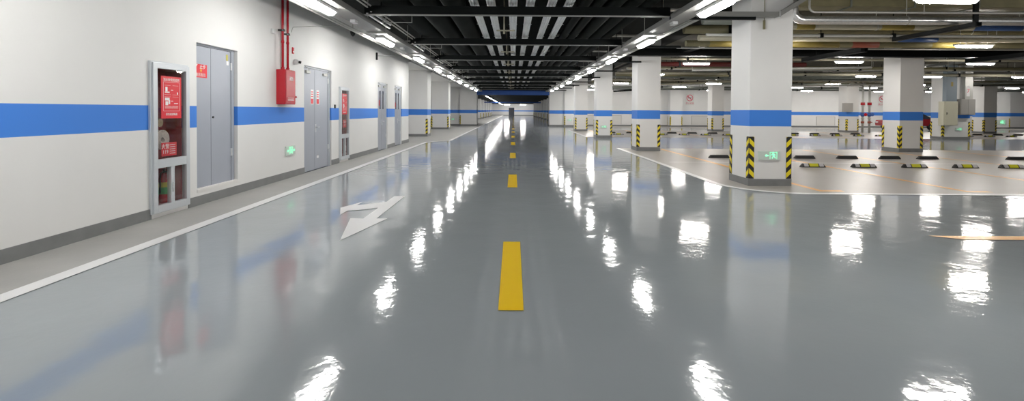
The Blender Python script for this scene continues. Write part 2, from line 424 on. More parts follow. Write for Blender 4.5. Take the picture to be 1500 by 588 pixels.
# amber dash with a pointed end, right foreground
mb = MB(); mb.quad([(5.05, 5.83, z), (5.35, 5.66, z), (16, 5.66, z), (16, 5.83, z)])
tag(mb.build('lane_line', M['orange']), 'amber line with pointed end in the right foreground', 'floor marking')
# bay lines
i = 0
for x in (5.85, 8.65, 11.45, 14.2, 17.0, 19.8, 22.6):
    o = ribbon([(x, 9.2), (x, 19.0)], .13); o.quad([(x-.065, 9.06, z), (x+.42, 9.06, z), (x+.42, 9.2, z), (x-.065, 9.2, z)])
    tag(o.build('bay_line', M['orange']), 'amber bay line of the near block, %s from the nearest column' % ORD[i], 'floor marking', 'near bay lines'); i += 1
i = 0
for x in [5.85+2.8*k for k in range(12)]:
    if 14 < x < 15: continue
    tag(ribbon([(x, 27.9), (x, 37.3)], .13).build('bay_line', M['orange']), 'amber bay line of the far block, %s from the aisle' % ORD[i], 'floor marking', 'far bay lines'); i += 1
tag(ribbon([(4.6, 14.15), (30, 14.15)], .06).build('joint_line', M['linewhite']), 'thin pale line between the two rows of near wheel stops', 'floor marking')

# ------------------------------------------------------------------ wheel stops
def make_stop(label, group, loc):
    t = thing('wheel_stop', label, 'wheel stop', loc, group)
    L = .27
    prof = [(-.075, 0), (.075, 0), (.06, .085), (.035, .10), (-.02, .10), (-.06, .045)]
    mb = MB()
    n = len(prof); rings = []
    for (x, s) in ((-L-.06, .35), (-L, 1), (L, 1), (L+.06, .35)):
        rings.append(len(mb.v)); mb.v += [(x, p[0]*(.6+.4*s), p[1]*s) for p in prof]
    for a, b in zip(rings[:-1], rings[1:]):
        for k in range(n): mb.f.append((a+k, a+(k+1) % n, b+(k+1) % n, b+k)); mb.m.append(0)
    mb.f.append(tuple(rings[0]+k for k in range(n))); mb.m.append(0); mb.f.append(tuple(rings[-1]+k for k in reversed(range(n)))); mb.m.append(0)
    mb.build('body', M['blackplastic'], t)
    def panel(name, xa, xb, m):
        q = MB(); a = Vector((0, -.0585, .048)); b = Vector((0, -.0225, .098)); nrm = Vector((0, -.82, .57))*.004
        pa = a+nrm; pb = b+nrm
        q.quad([(xa, pa.y, pa.z), (xb, pa.y, pa.z), (xb, pb.y, pb.z), (xa, pb.y, pb.z)])
        q.quad([(xa, pa.y, pa.z), (xb, pa.y, pa.z), (xb, -.071, .022), (xa, -.071, .022)])
        q.quad([(xa, -.005, .103), (xb, -.005, .103), (xb, pb.y, pb.z), (xa, pb.y, pb.z)])
        return q.build(name, m, t)
    panel('yellow_reflector', -.12, .12, M['stopyellow'])
    panel('grey_reflector', -.265, -.145, M['greyrefl']); panel('grey_reflector', .145, .265, M['greyrefl'])
    return t
proto = None
def stop(x, y, label, group, back=False):
    global proto
    if proto is None: proto = make_stop(label, group, (x, y, .003)); o = proto
    else: o = dup(proto, (x, y, .003), label, group)
    if back: o.rotation_euler = (0, 0, PI)
xs = [8.17, 9.56, 10.95, 12.34, 13.6, 15.1, 6.8]
for i, x in enumerate(xs):
    lab = ('yellow and grey faced wheel stop, %s right of the nearest column in the front row' % ('first', 'second', 'third', 'fourth', 'fifth', 'sixth')[i]) if i < 6 else 'yellow faced wheel stop hidden behind the nearest column'
    stop(x, 13.1, lab, 'near wheel stops')
xs = [9.42, 10.8, 12.18, 13.4, 16.3, 6.66, 8.04]
for i, x in enumerate(xs):
    lab = ('black-backed wheel stop, %s right of the nearest column in the second row' % ('first', 'second', 'third', 'fourth', 'fifth')[i]) if i < 5 else ('black-backed wheel stop just left of the nearest column' if i == 5 else 'black-backed wheel stop hidden behind the nearest column')
    stop(x, 15.55, lab, 'near wheel stops', True)
cols = [(14.4, 16.4), (24.2, 26.2), (34.4, 35.9)]
a = 0
for k in range(24):
    for (yy, o0, back) in ((30.4, 6.65, False), (32.6, 6.6, True)):
        x = o0+1.38*k
        if any(c[0] < x < c[1] for c in cols): continue
        stop(x, yy, 'distant %s wheel stop of the far block, %s out from the aisle' % ('black-backed' if back else 'yellow faced', (ORD+['nineteenth', 'twentieth', 'twenty-first', 'twenty-second', 'twenty-third', 'twenty-fourth'])[k]), 'far wheel stops', back)

# ------------------------------------------------------------------ lamps
def make_lamp(L, W, m, label, group, loc, along='y', rods=False, H=.055):
    t = thing('strip_light', label, 'light', loc, group)
    def bx(a, b, w, z0, z1):
        return B(-w, w, a, b, z0, z1) if along == 'y' else B(a, b, -w, w, z0, z1)
    bx(-L/2-.03, L/2+.03, W*.53, .0, H).build('housing', M['housing'], t, bevel=.008)
    # rounded diffuser
    mb = MB(); n = 8; rings = []
    stn = [(-L/2, .55), (-L/2+.03, .85), (-L/2+.08, 1), (L/2-.08, 1), (L/2-.03, .85), (L/2, .55)]
    for (s, q) in stn:
        rings.append(len(mb.v))
        for k in range(n+1):
            a = PI*k/n; u = -math.cos(a)*W/2*q; zz = -math.sin(a)*W*.42*q
            mb.v.append((u, s, zz) if along == 'y' else (s, u, zz))
    for a_, b_ in zip(rings[:-1], rings[1:]):
        for k in range(n): mb.f.append((a_+k, a_+k+1, b_+k+1, b_+k)); mb.m.append(0)
    mb.f.append(tuple(rings[0]+k for k in range(n+1))); mb.m.append(0); mb.f.append(tuple(rings[-1]+k for k in range(n+1))); mb.m.append(0)
    mb.build('diffuser', m, t, smooth=True)
    if rods:
        for s in (-L/2+.12, L/2-.12):
            p = (0, s) if along == 'y' else (s, 0)
            MB().tube([(p[0], p[1], H), (p[0], p[1], CEIL-loc[2])], .006, 6).build('hanging_rod', M['galv'], t)
    return t
LZ = 3.235
lampL = lampR = None
for k in range(11):
    yy = -.2+4.2*k if k > 1 else (-.2, 4.0)[k]
    yy = [-.3, 3.9, 8.05, 12.3, 16.6, 20.8, 25.0, 29.2, 33.4, 37.6, 41.8][k]
    pos = ('%s of the lit ones in view' % ORD[k-2]) if k >= 2 else ('out of view overhead', 'just out of view overhead')[k]
    lab = 'white strip light along the left cable trunking, ' + pos
    if lampL is None: lampL = make_lamp(1.2, .17, M['lamp'], lab, 'strip lights along the left trunking', (-3.26, yy, LZ))
    else: dup(lampL, (-3.26, yy, LZ), lab)
    dup(lampL, (3.36, yy, LZ), 'white strip light along the right cable trunking, ' + pos, 'strip lights along the right trunking')
bay = [(8.3, 7.43), (13.9, 13.25), (13.9, 7.4), (19.4, 7.35), (18.4, 12.8), (18.8, 18.2), (25.2, 7.35), (25.6, 12.9), (25.6, 18.7), (25.6, 22.2), (25.6, 27.0),
       (33.2, 7.4), (33.2, 13.8), (33.2, 22.0), (33.2, 23.7), (33.2, 28.5), (37.8, 13.0), (37.8, 22.2), (37.8, 28.0), (37.8, 33.2), (37.0, 38.3),
       (43.5, 18.0), (43.5, 7.0), (43.5, 26.5), (43.8, 33.3), (43.8, 38.0), (37.8, 6.6), (8.3, 13.0), (43.5, 46.5), (43.5, 12.3), (43.5, 30.0)]
lampB = None; lampW = None
bayname = {}
for i, (yy, xx) in enumerate(bay):
    row = {8: 'nearest', 13: 'second', 18: 'third', 19: 'third', 25: 'fourth', 33: 'fifth', 37: 'sixth', 43: 'farthest'}[int(yy)]
    bayname.setdefault(row, []).append((xx, yy))
for row, lst in bayname.items():
    for j, (xx, yy) in enumerate(sorted(lst)):
        lab = 'warm white strip light over the bays, %s row back, %s from the left' % (row, ['first', 'second', 'third', 'fourth', 'fifth', 'sixth', 'seventh', 'eighth', 'ninth'][j])
        loc = (xx, yy, 3.44)
        if lampB is None: lampB = make_lamp(1.02, .14, M['lamp_bay'], lab, 'strip lights over the bays', loc, 'x', True)
        elif yy > 43:
            if lampW is None: lampW = make_lamp(1.02, .16, M['lamp_wash'], lab, 'strip lights by the back wall', loc, 'x', True)
            else: dup(lampW, loc, lab)
        else: dup(lampB, loc, lab)
lampF = None
for k in range(27):
    loc = (-3.27, 58.5+3.1*k, 3.2); lab = 'distant corridor tube in a near-continuous line, %s past the blue beam' % ((ORD+['nineteenth','twentieth']+['number %d' % q for q in range(21,40)])[k] if k else 'first')
    if lampF is None: lampF = make_lamp(3.0, .08, M['lamp_far'], lab, 'corridor tubes', loc)
    else: dup(lampF, loc, lab)
for xx, w_ in ((2.8, 'right'), (-1.9, 'left')):  # the left lamp is added fill to brighten the end wall
    make_lamp(1.5, .16, M['lamp_wash'], 'distant strip light close to the corridor end wall, %s of its doorway' % w_, 'lights by the end wall', (xx, 140.5, 3.2), 'x')

# ------------------------------------------------------------------ cable trunking and carriers over the aisle
def trunk(x0, x1, side):
    t = thing('cable_trunking', 'long grey cable trunking carrying the strip lights on the %s' % side, 'cable trunking', ((x0+x1)/2, 0, 3.3))
    off = ((x0+x1)/2, 0, 3.3)
    mb = MB(); mb.box(x0, x1, FY0, 46.1, 3.295, 3.305); mb.box(x0, x0+.008, FY0, 46.1, 3.305, 3.40); mb.box(x1-.008, x1, FY0, 46.1, 3.305, 3.40)
    mb.build('channel', M['tray'], t, off=off)
    for k in range(11):
        yy = 2.8+4.2*k
        MB().tube([(x0-.03, yy, 3.28), (x0-.03, yy, CEIL)], .009, 6).tube([(x1+.03, yy, 3.28), (x1+.03, yy, CEIL)], .009, 6).box(x0-.06, x1+.06, yy-.02, yy+.02, 3.265, 3.293).box(x0-.12, x1+.14, yy-.02, yy+.02, 3.68, 3.71).build('hanger', M['palepipe'], t, off=off)
        B(x0+.1, x0+.2, yy+2.6, yy+2.8, 3.24, 3.294).build('junction_box', M['housing'], t, off=off)
    return t
trL = trunk(-3.36, -3.0, 'left'); trunk(3.06, 3.42, 'right')
for i, (x, r, zz) in enumerate(((-3.62, .022, 3.32), (-3.72, .03, 3.33), (-2.86, .016, 3.50), (-2.80, .016, 3.53), (3.58, .02, 3.36), (3.68, .022, 3.37), (3.78, .03, 3.40))):
    mb = MB().tube([(x, FY0, zz), (x, 46.1 if x < 0 else 45.9, zz)], r, 10)
    o = mb.build('conduit', M['palepipe'], smooth=True)
    tag(o, 'thin pale conduit running beside the %s trunking, %s' % (('left', 'left', 'left', 'left', 'right', 'right', 'right')[i], ('inner one on the wall side', 'thicker one nearest the wall', 'lower one on the aisle side', 'upper one on the aisle side', 'first outwards', 'second outwards', 'thickest, outermost')[i]), 'conduit', 'thin conduits')
# carriers
for k in range(9):
    yy = 9.45+4.2*k
    t = thing('carrier_beam', 'black steel carrier across the aisle under the pipes, %s from the camera' % ORD[k], 'ceiling carrier', (0, yy, 3.35), 'black carriers over the aisle')
    off = (0, yy, 3.35)
    mb = MB().box(-2.92, 3.05, yy-.03, yy+.03, 3.36, 3.53); mb.build('web', M['black_steel'], t, off=off)
    B(-2.92, 3.05, yy-.05, yy+.05, 3.35, 3.362).build('flange', M['tray'], t, off=off)
    B(3.05, 4.72, yy-.03, yy+.03, 3.30, 3.36).build('arm', M['black_steel'], t, off=off)
    for x in (-2.6, -.95, 1.2, 2.9):
        MB().tube([(x, yy, 3.53), (x, yy, CEIL)], .012, 6).build('rod', M['black_steel'], t, off=off)
for k in range(3):
    yy = 1.05+4.2*k-4.2
    tag(B(-2.92, 3.05, yy-.03, yy+.03, 3.36, 3.53).build('carrier_beam', M['black_steel']), 'black steel carrier overhead, out of view', 'ceiling carrier', 'black carriers overhead')
# rectangular hanging frames on the left, and conduits in it
for k in range(6):
    yy = 10.2+4.2*k
    mb = MB()
    x0, x1 = -2.78, -2.15
    for (a, b, c, d) in ((x0, x0+.015, 3.35, 3.62), (x1-.015, x1, 3.35, 3.62), (x0, x1, 3.34, 3.355)):
        mb.box(a, b, yy, yy+.015, c, d)
    mb.build('hanging_frame', M['tray'], trL, off=(-3.18, 0, 3.3))
    mb = MB().box(-2.88, -2.84, yy-.8, yy+.9, 3.36, 3.385).box(-2.80, -2.77, yy-.8, yy+.7, 3.40, 3.42)
    mb.build('strut_rail', M['galv'], trL, off=(-3.18, 0, 3.3))
# big black pipes
bp = [(-2.45, .27, 3.83), (-1.86, .27, 3.83), (-1.27, .25, 3.82), (1.42, .10, 3.66), (1.68, .10, 3.66), (2.05, .14, 3.70), (2.40, .15, 3.72), (2.72, .13, 3.72)]
for i, (x, r, zz) in enumerate(bp):
    o = MB().tube([(x, FY0, zz), (x, 46.1, zz)], r, 20).build('insulated_pipe', M['black_pipe'], smooth=True)
    tag(o, 'black lagged pipe running down the aisle ceiling, %s counting from the left' % ['first', 'second', 'third', 'fourth', 'fifth', 'sixth', 'seventh', 'eighth'][i], 'pipe', 'black lagged ceiling pipes')
# bright conduit bundles
for i, x in enumerate((-.78, -.45, -.02, .32, .74, 1.08)):
    t = thing('conduit_bundle', 'bundle of shiny galvanised conduits over the middle of the aisle, %s from the left' % ['first', 'second', 'third', 'fourth', 'fifth', 'sixth'][i], 'conduit', (x, 0, 3.6), 'shiny conduit bundles')
    for (dx, dz, r) in ((-.055, 0, .032), (.0, -.012, .03), (.055, 0, .032), (-.028, .055, .03), (.03, .055, .03)):
        MB().tube([(dx, FY0, dz+.0), (dx, 46.1, dz)], r, 10).build('conduit', M['galv'], t, smooth=True)
    mb = MB()
    for k in range(24):
        yy = 2+k*1.9; mb.box(-.10, .10, yy, yy+.03, -.045, -.038)
    mb.build('clip', M['galv'], t)
# sprinkler branch with cream fittings in the centre
for k in range(8):
    yy = 11.6+4.2*k
    mb = MB().tube([(-.42, yy, 3.42), (.02, yy, 3.42)], .018, 8).tube([(-.235, yy, 3.42), (-.235, yy, CEIL)], .02, 8).tube([(-.235, yy, 3.34), (-.235, yy, 3.4)], .025, 8)
    tag(mb.build('sprinkler', M['beigepipe'], smooth=True), 'cream sprinkler fitting between the shiny conduits, %s from the camera' % ORD[k], 'sprinkler', 'sprinkler fittings')
# cream crosswise pipes high above right of the conduits
for k in range(5):
    yy = 7.9+4.2*k
    tag(MB().tube([(1.2, yy, 4.05), (4.4, yy, 4.05)], .045, 10).build('cross_pipe', M['palepipe'], smooth=True), 'pale pipe crossing above the black pipes, %s from the camera' % ORD[k], 'pipe', 'pale crossing pipes')
# ------------------------------------------------------------------ services over the bays
def pipe_x(name, x0, x1, yy, zz, r, m, label, bands=(), elbow=None, group=None, clamps=()):
    t = thing(name, label, 'pipe', ((x0+x1)/2, yy, zz), group); off = ((x0+x1)/2, yy, zz)
    pts = [(x0, yy, zz), (x1, yy, zz)]
    if elbow:
        R = max(.12, r*2.2); pts = [(x0-R, yy, CEIL)] + [(x0-R*math.cos(PI/2*k/6), yy, zz+R-R*math.sin(PI/2*k/6)) for k in range(7)] + [(x1, yy, zz)]
    MB().tube(pts, r, 14).build('pipe_run', m, t, smooth=True, off=off)
    for (xa, xb, bm_) in bands:
        MB().tube([(xa, yy, zz), (xb, yy, zz)], r+.004, 14).build('marking_band', M[bm_], t, smooth=True, off=off)
    if not clamps:
        for k in range(1+int((x1-x0-3)/6)):
            xa = x0+2.4+6*k
            MB().tube([(xa, yy, zz), (xa, yy, CEIL)], .008, 6).tube([(xa-.015, yy, zz), (xa+.015, yy, zz)], r+.006, 12).build('clamp', M['palepipe'], t, off=off)
    for xa in clamps:
        MB().box(xa-.04, xa+.04, yy-r-.02, yy+r+.02, zz-r-.02, zz+r+.02).tube([(xa, yy, zz), (xa, yy, CEIL)], .012, 6).build('clamp', M['black_steel'], t, off=off)
    return t
# rectangular duct
t = thing('air_duct', 'olive grey rectangular air duct nearest the top right', 'air duct', (17, 11.62, 3.9))
B(6.4, 30, 11.36, 11.88, 4.0, 4.19).build('duct_body', M['olive'], t, off=(17, 11.62, 3.9))
for k in range(16): B(6.4+k*1.5, 6.44+k*1.5, 11.34, 11.90, 3.975, 4.195).build('flange', M['greenduct'], t, off=(17, 11.62, 3.9))
pipe_x('service_pipe', 6.6, 30, 10.6, 3.70, .022, M['palepipe'], 'thin pale conduit with an elbow right of the nearest column', elbow=1)
pipe_x('service_pipe', 6.7, 30, 11.2, 3.64, .10, M['galv'], 'thick silver pipe at the top right', elbow=1)
pipe_x('service_pipe', 6.6, 30, 12.0, 3.63, .075, M['beigepipe'], 'beige pipe with yellow bands below the silver pipe', bands=((7.0, 7.45, 'yellowband'), (9.1, 9.9, 'yellowband'), (11.4, 12.6, 'blueband')))
pipe_x('service_pipe', 5.2, 30, 13.05, 3.58, .04, M['palepipe'], 'pale grey pipe with a black clamp at right', clamps=(8.3, 10.25, 15.3))
pipe_x('service_pipe', 5.2, 30, 13.6, 3.58, .085, M['beigepipe'], 'beige lagged pipe with a blue band at right', bands=((10.8, 11.9, 'blueband'),))
pipe_x('service_pipe', 5.2, 30, 14.6, 3.56, .095, M['olive'], 'olive yellow lagged pipe just above the black beam', bands=((5.9, 6.9, 'yellowband'), (8.3, 9.8, 'yellowband'), (10.2, 11.0, 'redband'), (12.6, 14, 'yellowband')))
pipe_x('service_pipe', 5.2, 30, 15.4, 3.53, .025, M['palepipe'], 'thin pale pipe right above the black beam')
pipe_x('service_pipe', 5.0, 30, 12.8, 3.93, .12, M['greenduct'], 'grey green pipe high behind the beige ones')
pipe_x('service_pipe', 5.0, 30, 14.2, 3.92, .13, M['olive'], 'olive pipe high behind the blue banded one')
# long black beam
t = thing('carrier_beam', 'deep black steel beam across the parking bays in front of the second column', 'ceiling carrier', (17, 17.95, 3.57))
B(3.5, 32, 17.85, 18.05, 3.57, 3.86).build('web', M['black_steel'], t, off=(17, 17.95, 3.57))
B(3.5, 32, 17.80, 18.10, 3.56, 3.575).build('flange', M['black_steel'], t, off=(17, 17.95, 3.57))
for x in (4.3, 8.2, 12.2, 16.2, 20.2, 26): MB().tube([(x, 17.95, 3.86), (x, 17.95, CEIL)], .015, 6).build('rod', M['black_steel'], t, off=(17, 17.95, 3.57))
# trays running away from the camera over the bays
def tray_y(x, y0, y1, z0, z1, w, m, label, post=()):
    t = thing('cable_tray', label, 'cable tray', (x, (y0+y1)/2, z0), 'trays over the bays'); off = (x, (y0+y1)/2, z0)
    mb = MB().box(x-w/2, x+w/2, y0, y1, z0, z0+.012).box(x-w/2, x-w/2+.012, y0, y1, z0, z1).box(x+w/2-.012, x+w/2, y0, y1, z0, z1)
    mb.build('channel', m, t, off=off)
    for py in post: B(x-.05, x+.05, py, py+.05, z0+.01, CEIL).build('post', M['black_steel'], t, off=off)
tray_y(10.72, 14.75, 17.8, 3.36, 3.50, .22, M['black_steel'], 'black cable tray ending left of the solitary column', (14.8, 17))
tray_y(10.25, 10.65, 13.0, 3.42, 3.52, .14, M['black_steel'], 'black bracket arm with tall post at top right', (10.7,))
tray_y(16.8, 15.2, 17.8, 3.36, 3.50, .3, M['black_steel'], 'black cable tray at the right border of the view', (15.3,))
tray_y(6.3, 13.8, 17.8, 3.67, 3.77, .3, M['black_steel'], 'black cable tray just behind the nearest column', (14,))
tray_y(5.8, 18.4, 46, 3.80, 3.90, .3, M['black_steel'], 'long dark cable tray between the aisle columns and bays', [20+4*k for k in range(6)])
tray_y(11.7, 18.4, 29, 3.80, 3.90, .3, M['greenduct'], 'long grey green cable tray above the middle of the bays', [20+4*k for k in range(3)])
tray_y(20.6, 18.4, 29, 3.80, 3.90, .3, M['tray'], 'long grey cable tray above the far right bays', [21.5+4*k for k in range(2)])
# grey tray across the nearest column and rising to the right
t = thing('cable_tray', 'grey cable tray crossing the nearest column and rising to the right', 'cable tray', (4.4, 9.5, 3.42))
mb = MB(); mb.prism([(3.85, 3.385), (5.22, 3.385), (5.22, 3.475), (3.85, 3.475)], 'y', 9.50, 9.66)
mb.build('level_run', M['tray'], t, off=(4.4, 9.5, 3.42))
MB().prism([(5.24, 3.385), (6.30, 4.05), (6.30, 4.15), (5.24, 3.475)], 'y', 9.50, 9.66).build('rising_run', M['tray'], t, off=(4.4, 9.5, 3.42))
B(5.215, 5.245, 9.49, 9.67, 3.37, 3.49).build('joint_plate', M['galv'], t, off=(4.4, 9.5, 3.42))
o = MB().tube([(5.02, 9.68, 3.2), (5.02, 9.68, 4.19)], .008, 6).box(5.0, 5.035, 9.665, 9.70, 3.16, 3.34).build('hanging_cable', M['olive'])
tag(o, 'loose cable and tag hanging on the nearest column below the tray', 'cable')
# far pipes between rows
specs = [(20.0, 3.68, .045, 'beigepipe', 5.2, 40, 'thin beige pipe just past the black beam'),
         (21.0, 3.56, .105, 'darkred', 5.2, 12.7, 'thick dark red fire pipe left of the nearest column'),
         (22.0, 3.46, .03, 'beigepipe', 5.2, 40, 'thin beige pipe below the dark red one'),
         (23.0, 3.62, .07, 'olive', 5.7, 44, 'olive pipe behind the dark red one'),
         (24.3, 3.66, .06, 'palepipe', 5.7, 44, 'pale grey pipe over the bays, in front of the fourth row of lights'),
         (26.8, 3.5, .05, 'olive', 5.7, 13, 'dull yellow pipe between second and third columns'),
         (27.0, 3.62, .08, 'beigepipe', 5.7, 50, 'beige lagged pipe behind the fourth row of lights'),
         (28.3, 3.52, .05, 'greenduct', 5.7, 50, 'dark grey pipe over the far bays, nearest of the dark ones'),
         (31.5, 3.55, .06, 'beigepipe', 5.7, 52, 'beige pipe beyond the grey green duct'),
         (34.5, 3.5, .07, 'greenduct', 5.7, 52, 'dark grey pipe behind the fifth row of lights'),
         (35.1, 3.62, .06, 'olive', 5.7, 52, 'olive pipe in front of the sixth row of lights'),
         (39.0, 3.46, .08, 'greenduct', 5.7, 52, 'dark grey pipe behind the sixth row of lights'),
         (41.5, 3.52, .07, 'palepipe', 5.7, 52, 'pale grey pipe near the back wall'),
         (42.3, 3.46, .08, 'greenduct', 5.7, 52, 'dark grey pipe closest to the back wall')]
for (yy, zz, r, m, x0, x1, lab) in specs:
    pipe_x('service_pipe', x0, x1, yy, zz, r, M[m], lab, group='pipes over the far bays', clamps=[x0+2+4.3*k for k in range(int((x1-x0-2)/4.3)+1)])
t = thing('air_duct', 'grey green ribbed air duct over the far bays', 'air duct', (18, 30, 3.45))
B(10.5, 26, 29.6, 30.4, 3.5, 3.95).build('duct_body', M['greenduct'], t, off=(18, 30, 3.45))
for k in range(26): B(10.5+k*.6, 10.56+k*.6, 29.56, 30.44, 3.46, 3.99).build('rib', M['greenduct'], t, off=(18, 30, 3.45))
# slanting pipes
for i, (p, q, r, m, lab) in enumerate([((8, 21.6, 3.36), (15, 20.2, 3.40), .05, 'palepipe', 'pale slanting pipe right of the nearest column'),
                           ((13.5, 24.8, 3.42), (20, 22.2, 3.46), .04, 'beigepipe', 'beige slanting pipe above the distant lights'),
                           ((17, 34.2, 3.3), (24.3, 31.9, 3.38), .05, 'palepipe', 'pale slanting pipe left of the riser valves'),
                           ((9, 33, 3.3), (14.0, 30.7, 3.42), .05, 'beigepipe', 'beige slanting pipe right of the second column'),
                           ((26.5, 31, 3.3), (36, 28.5, 3.5), .06, 'greenduct', 'grey slanting pipe at far right'),
                           ((8.5, 41, 3.18), (12, 40, 3.42), .07, 'black_steel', 'black drain pipe sloping near the back wall')]):
    d = Vector(q)-Vector(p)
    tag(MB().tube([p, q], r, 10).tube([Vector(p), (p[0], p[1], CEIL)], .012, 6).tube([Vector(q), (q[0], q[1], CEIL)], .012, 6).build('service_pipe', M[m], smooth=True), lab, 'pipe')

# ------------------------------------------------------------------ fire cabinets (left wall)
def cabinet(y0, label, sign_right=False):
    W = .72; zt = 2.12; zb = .07; x0 = WX
    off = (x0, y0+W/2, 0)
    t = thing('fire_cabinet', label, 'fire cabinet', off, 'glazed fire cabinets')
    f = .075; fx0, fx1 = x0-.01, x0+.05
    def bar(a, b, c, d, nm='frame', xx=(fx0, fx1)): return (xx[0], xx[1], a, b, c, d)
    mb = MB()
    mb.box(fx0, fx1, y0, y0+f, zb, zt).box(fx0, fx1, y0+W-f, y0+W, zb, zt).box(fx0, fx1, y0+f, y0+W-f, zt-f, zt).box(fx0, fx1, y0+f, y0+W-f, zb, zb+.10)
    mb.box(fx0-.0, fx1-.02, y0-.03, y0, zb, zt+.02).box(fx0, fx1-.02, y0, y0+W+.0, zt, zt+.02)
    mb.build('frame', M['alu'], t, off=off, bevel=.004)
    B(fx0, fx1, y0+f, y0+W-f, .68, .80).build('middle_rail', M['alu'], t, off=off, bevel=.004)
    B(fx0, fx1, y0+W/2-.035, y0+W/2+.035, zb+.10, .68).build('mullion', M['alu'], t, off=off, bevel=.004)
    # interior
    a, b = y0+.06, y0+W-.09
    mb = MB(); D = .235
    mb.box(x0-D-.012, x0-D, a, b, .14, 2.05).box(x0-D, x0-.012, a, a+.012, .14, 2.05).box(x0-D, x0-.012, b-.012, b, .14, 2.05).box(x0-D, x0-.012, a+.012, b-.012, 2.04, 2.05).box(x0-D, x0-.012, a+.012, b-.012, .14, .155).box(x0-D, x0-.012, a+.012, b-.012, .73, .745)
    mb.build('interior', M['maroon'], t, off=off)
    for (ya, yb, za, zb_, nm) in ((y0+f, y0+W-f, .80, zt-f, 'glass_pane'), (y0+f, y0+W/2-.035, zb+.10, .68, 'glass_pane'), (y0+W/2+.035, y0+W-f, zb+.10, .68, 'glass_pane')):
        B(x0+.018, x0+.022, ya, yb, za, zb_).build(nm, M['glass'], t, off=off)
    B(x0+.05, x0+.065, y0+W/2-.012, y0+W/2+.012, .32, .46).build('handle', M['galv'], t, off=off, bevel=.003)
    # valve
    MB().tube([(x0-.22, y0+.30, 1.30), (x0-.10, y0+.30, 1.30)], .035, 12).tube([(x0-.10, y0+.30, 1.30), (x0-.085, y0+.30, 1.30)], .06, 14).tube([(x0-.16, y0+.30, 1.30), (x0-.16, y0+.30, 1.17)], .03, 10).build('valve', M['brass'], t, off=off, smooth=True)
    # poster on glass
    p = B(x0+.023, x0+.027, y0+.17, y0+.57, 1.36, 1.95).build('instruction_poster', M['redsign'], t, off=off)
    X = x0+.0272
    mb = MB()
    L = lambda a_, b_, c_, d_: mb.box(X-x0, X-x0+.0012, y0+a_-off[1], y0+b_-off[1], c_, d_)
    for (a_, b_, c_, d_) in ((.21, .53, 1.868, 1.871), (.21, .53, 1.462, 1.465), (.21, .213, 1.462, 1.87), (.527, .53, 1.462, 1.87)): L(a_, b_, c_, d_)
    # pictograms: person, hose, box frames
    for (cy, cz) in ((.29, 1.76), (.45, 1.76), (.29, 1.60), (.45, 1.60)):
        L(cy-.06, cy+.06, cz-.068, cz-.066)
        L(cy-.06, cy+.06, cz+.062, cz+.064)
    mb.box(X-x0, X-x0+.0012, y0+.25-off[1], y0+.29-off[1], 1.74, 1.80); mb.box(X-x0, X-x0+.0012, y0+.24-off[1], y0+.33-off[1], 1.72, 1.735)
    mb.box(X-x0, X-x0+.0012, y0+.24-off[1], y0+.33-off[1], 1.61, 1.65); mb.box(X-x0, X-x0+.0012, y0+.25-off[1], y0+.30-off[1], 1.545, 1.60); mb.box(X-x0, X-x0+.0012, y0+.31-off[1], y0+.34-off[1], 1.56, 1.62)
    mb.box(X-x0, X-x0+.0012, y0+.36-off[1], y0+.40-off[1], 1.755, 1.762); mb.box(X-x0, X-x0+.0012, y0+.36-off[1], y0+.40-off[1], 1.60, 1.607)
    mb.box(X-x0, X-x0+.0012, y0+.42-off[1], y0+.50-off[1], 1.565, 1.575); mb.box(X-x0, X-x0+.0012, y0+.48-off[1], y0+.50-off[1], 1.70, 1.73)
    for k in range(3): mb.box(X-x0, X-x0+.0012, y0+.24-off[1], y0+.50-off[1], 1.50+k*.012, 1.503+k*.012)
    mb.build('poster_print', M['txt'], p)
    text_mesh('poster_title', '消火栓使用说明', .046, M['txt'], p, (X-x0, y0+.37-off[1], 1.90), '+X')
    text_mesh('poster_footer', '保持通道畅通', .038, M['txt'], p, (X-x0, y0+.37-off[1], 1.415), '+X')
    # small red card
    if not sign_right:
        q = B(x0+.0, x0+.004, y0+.20, y0+.50, .83, 1.02).build('red_card', M['redsign'], t, off=off)
        text_mesh('card_print', '火警\n119', .075, M['txt'], q, (.0045, y0+.275-off[1], .925), '+X')
        mb = MB()
        for k in range(5): mb.box(.0045, .0055, y0+.36-off[1], y0+.47-off[1], .86+k*.03, .868+k*.03)
        mb.build('card_lines', M['txt'], q)
    else:
        q = B(x0+.0, x0+.004, y0+.30, y0+.56, .98, 1.2).build('red_card', M['redsign'], t, off=off)
        text_mesh('card_print', '火警\n119', .075, M['txt'], q, (.0045, y0+.43-off[1], 1.09), '+X')
    return t
cabinet(6.45, 'glazed aluminium fire cabinet with red interior, nearest on the left wall')
cabinet(13.45, 'glazed aluminium fire cabinet beyond the double door', True)
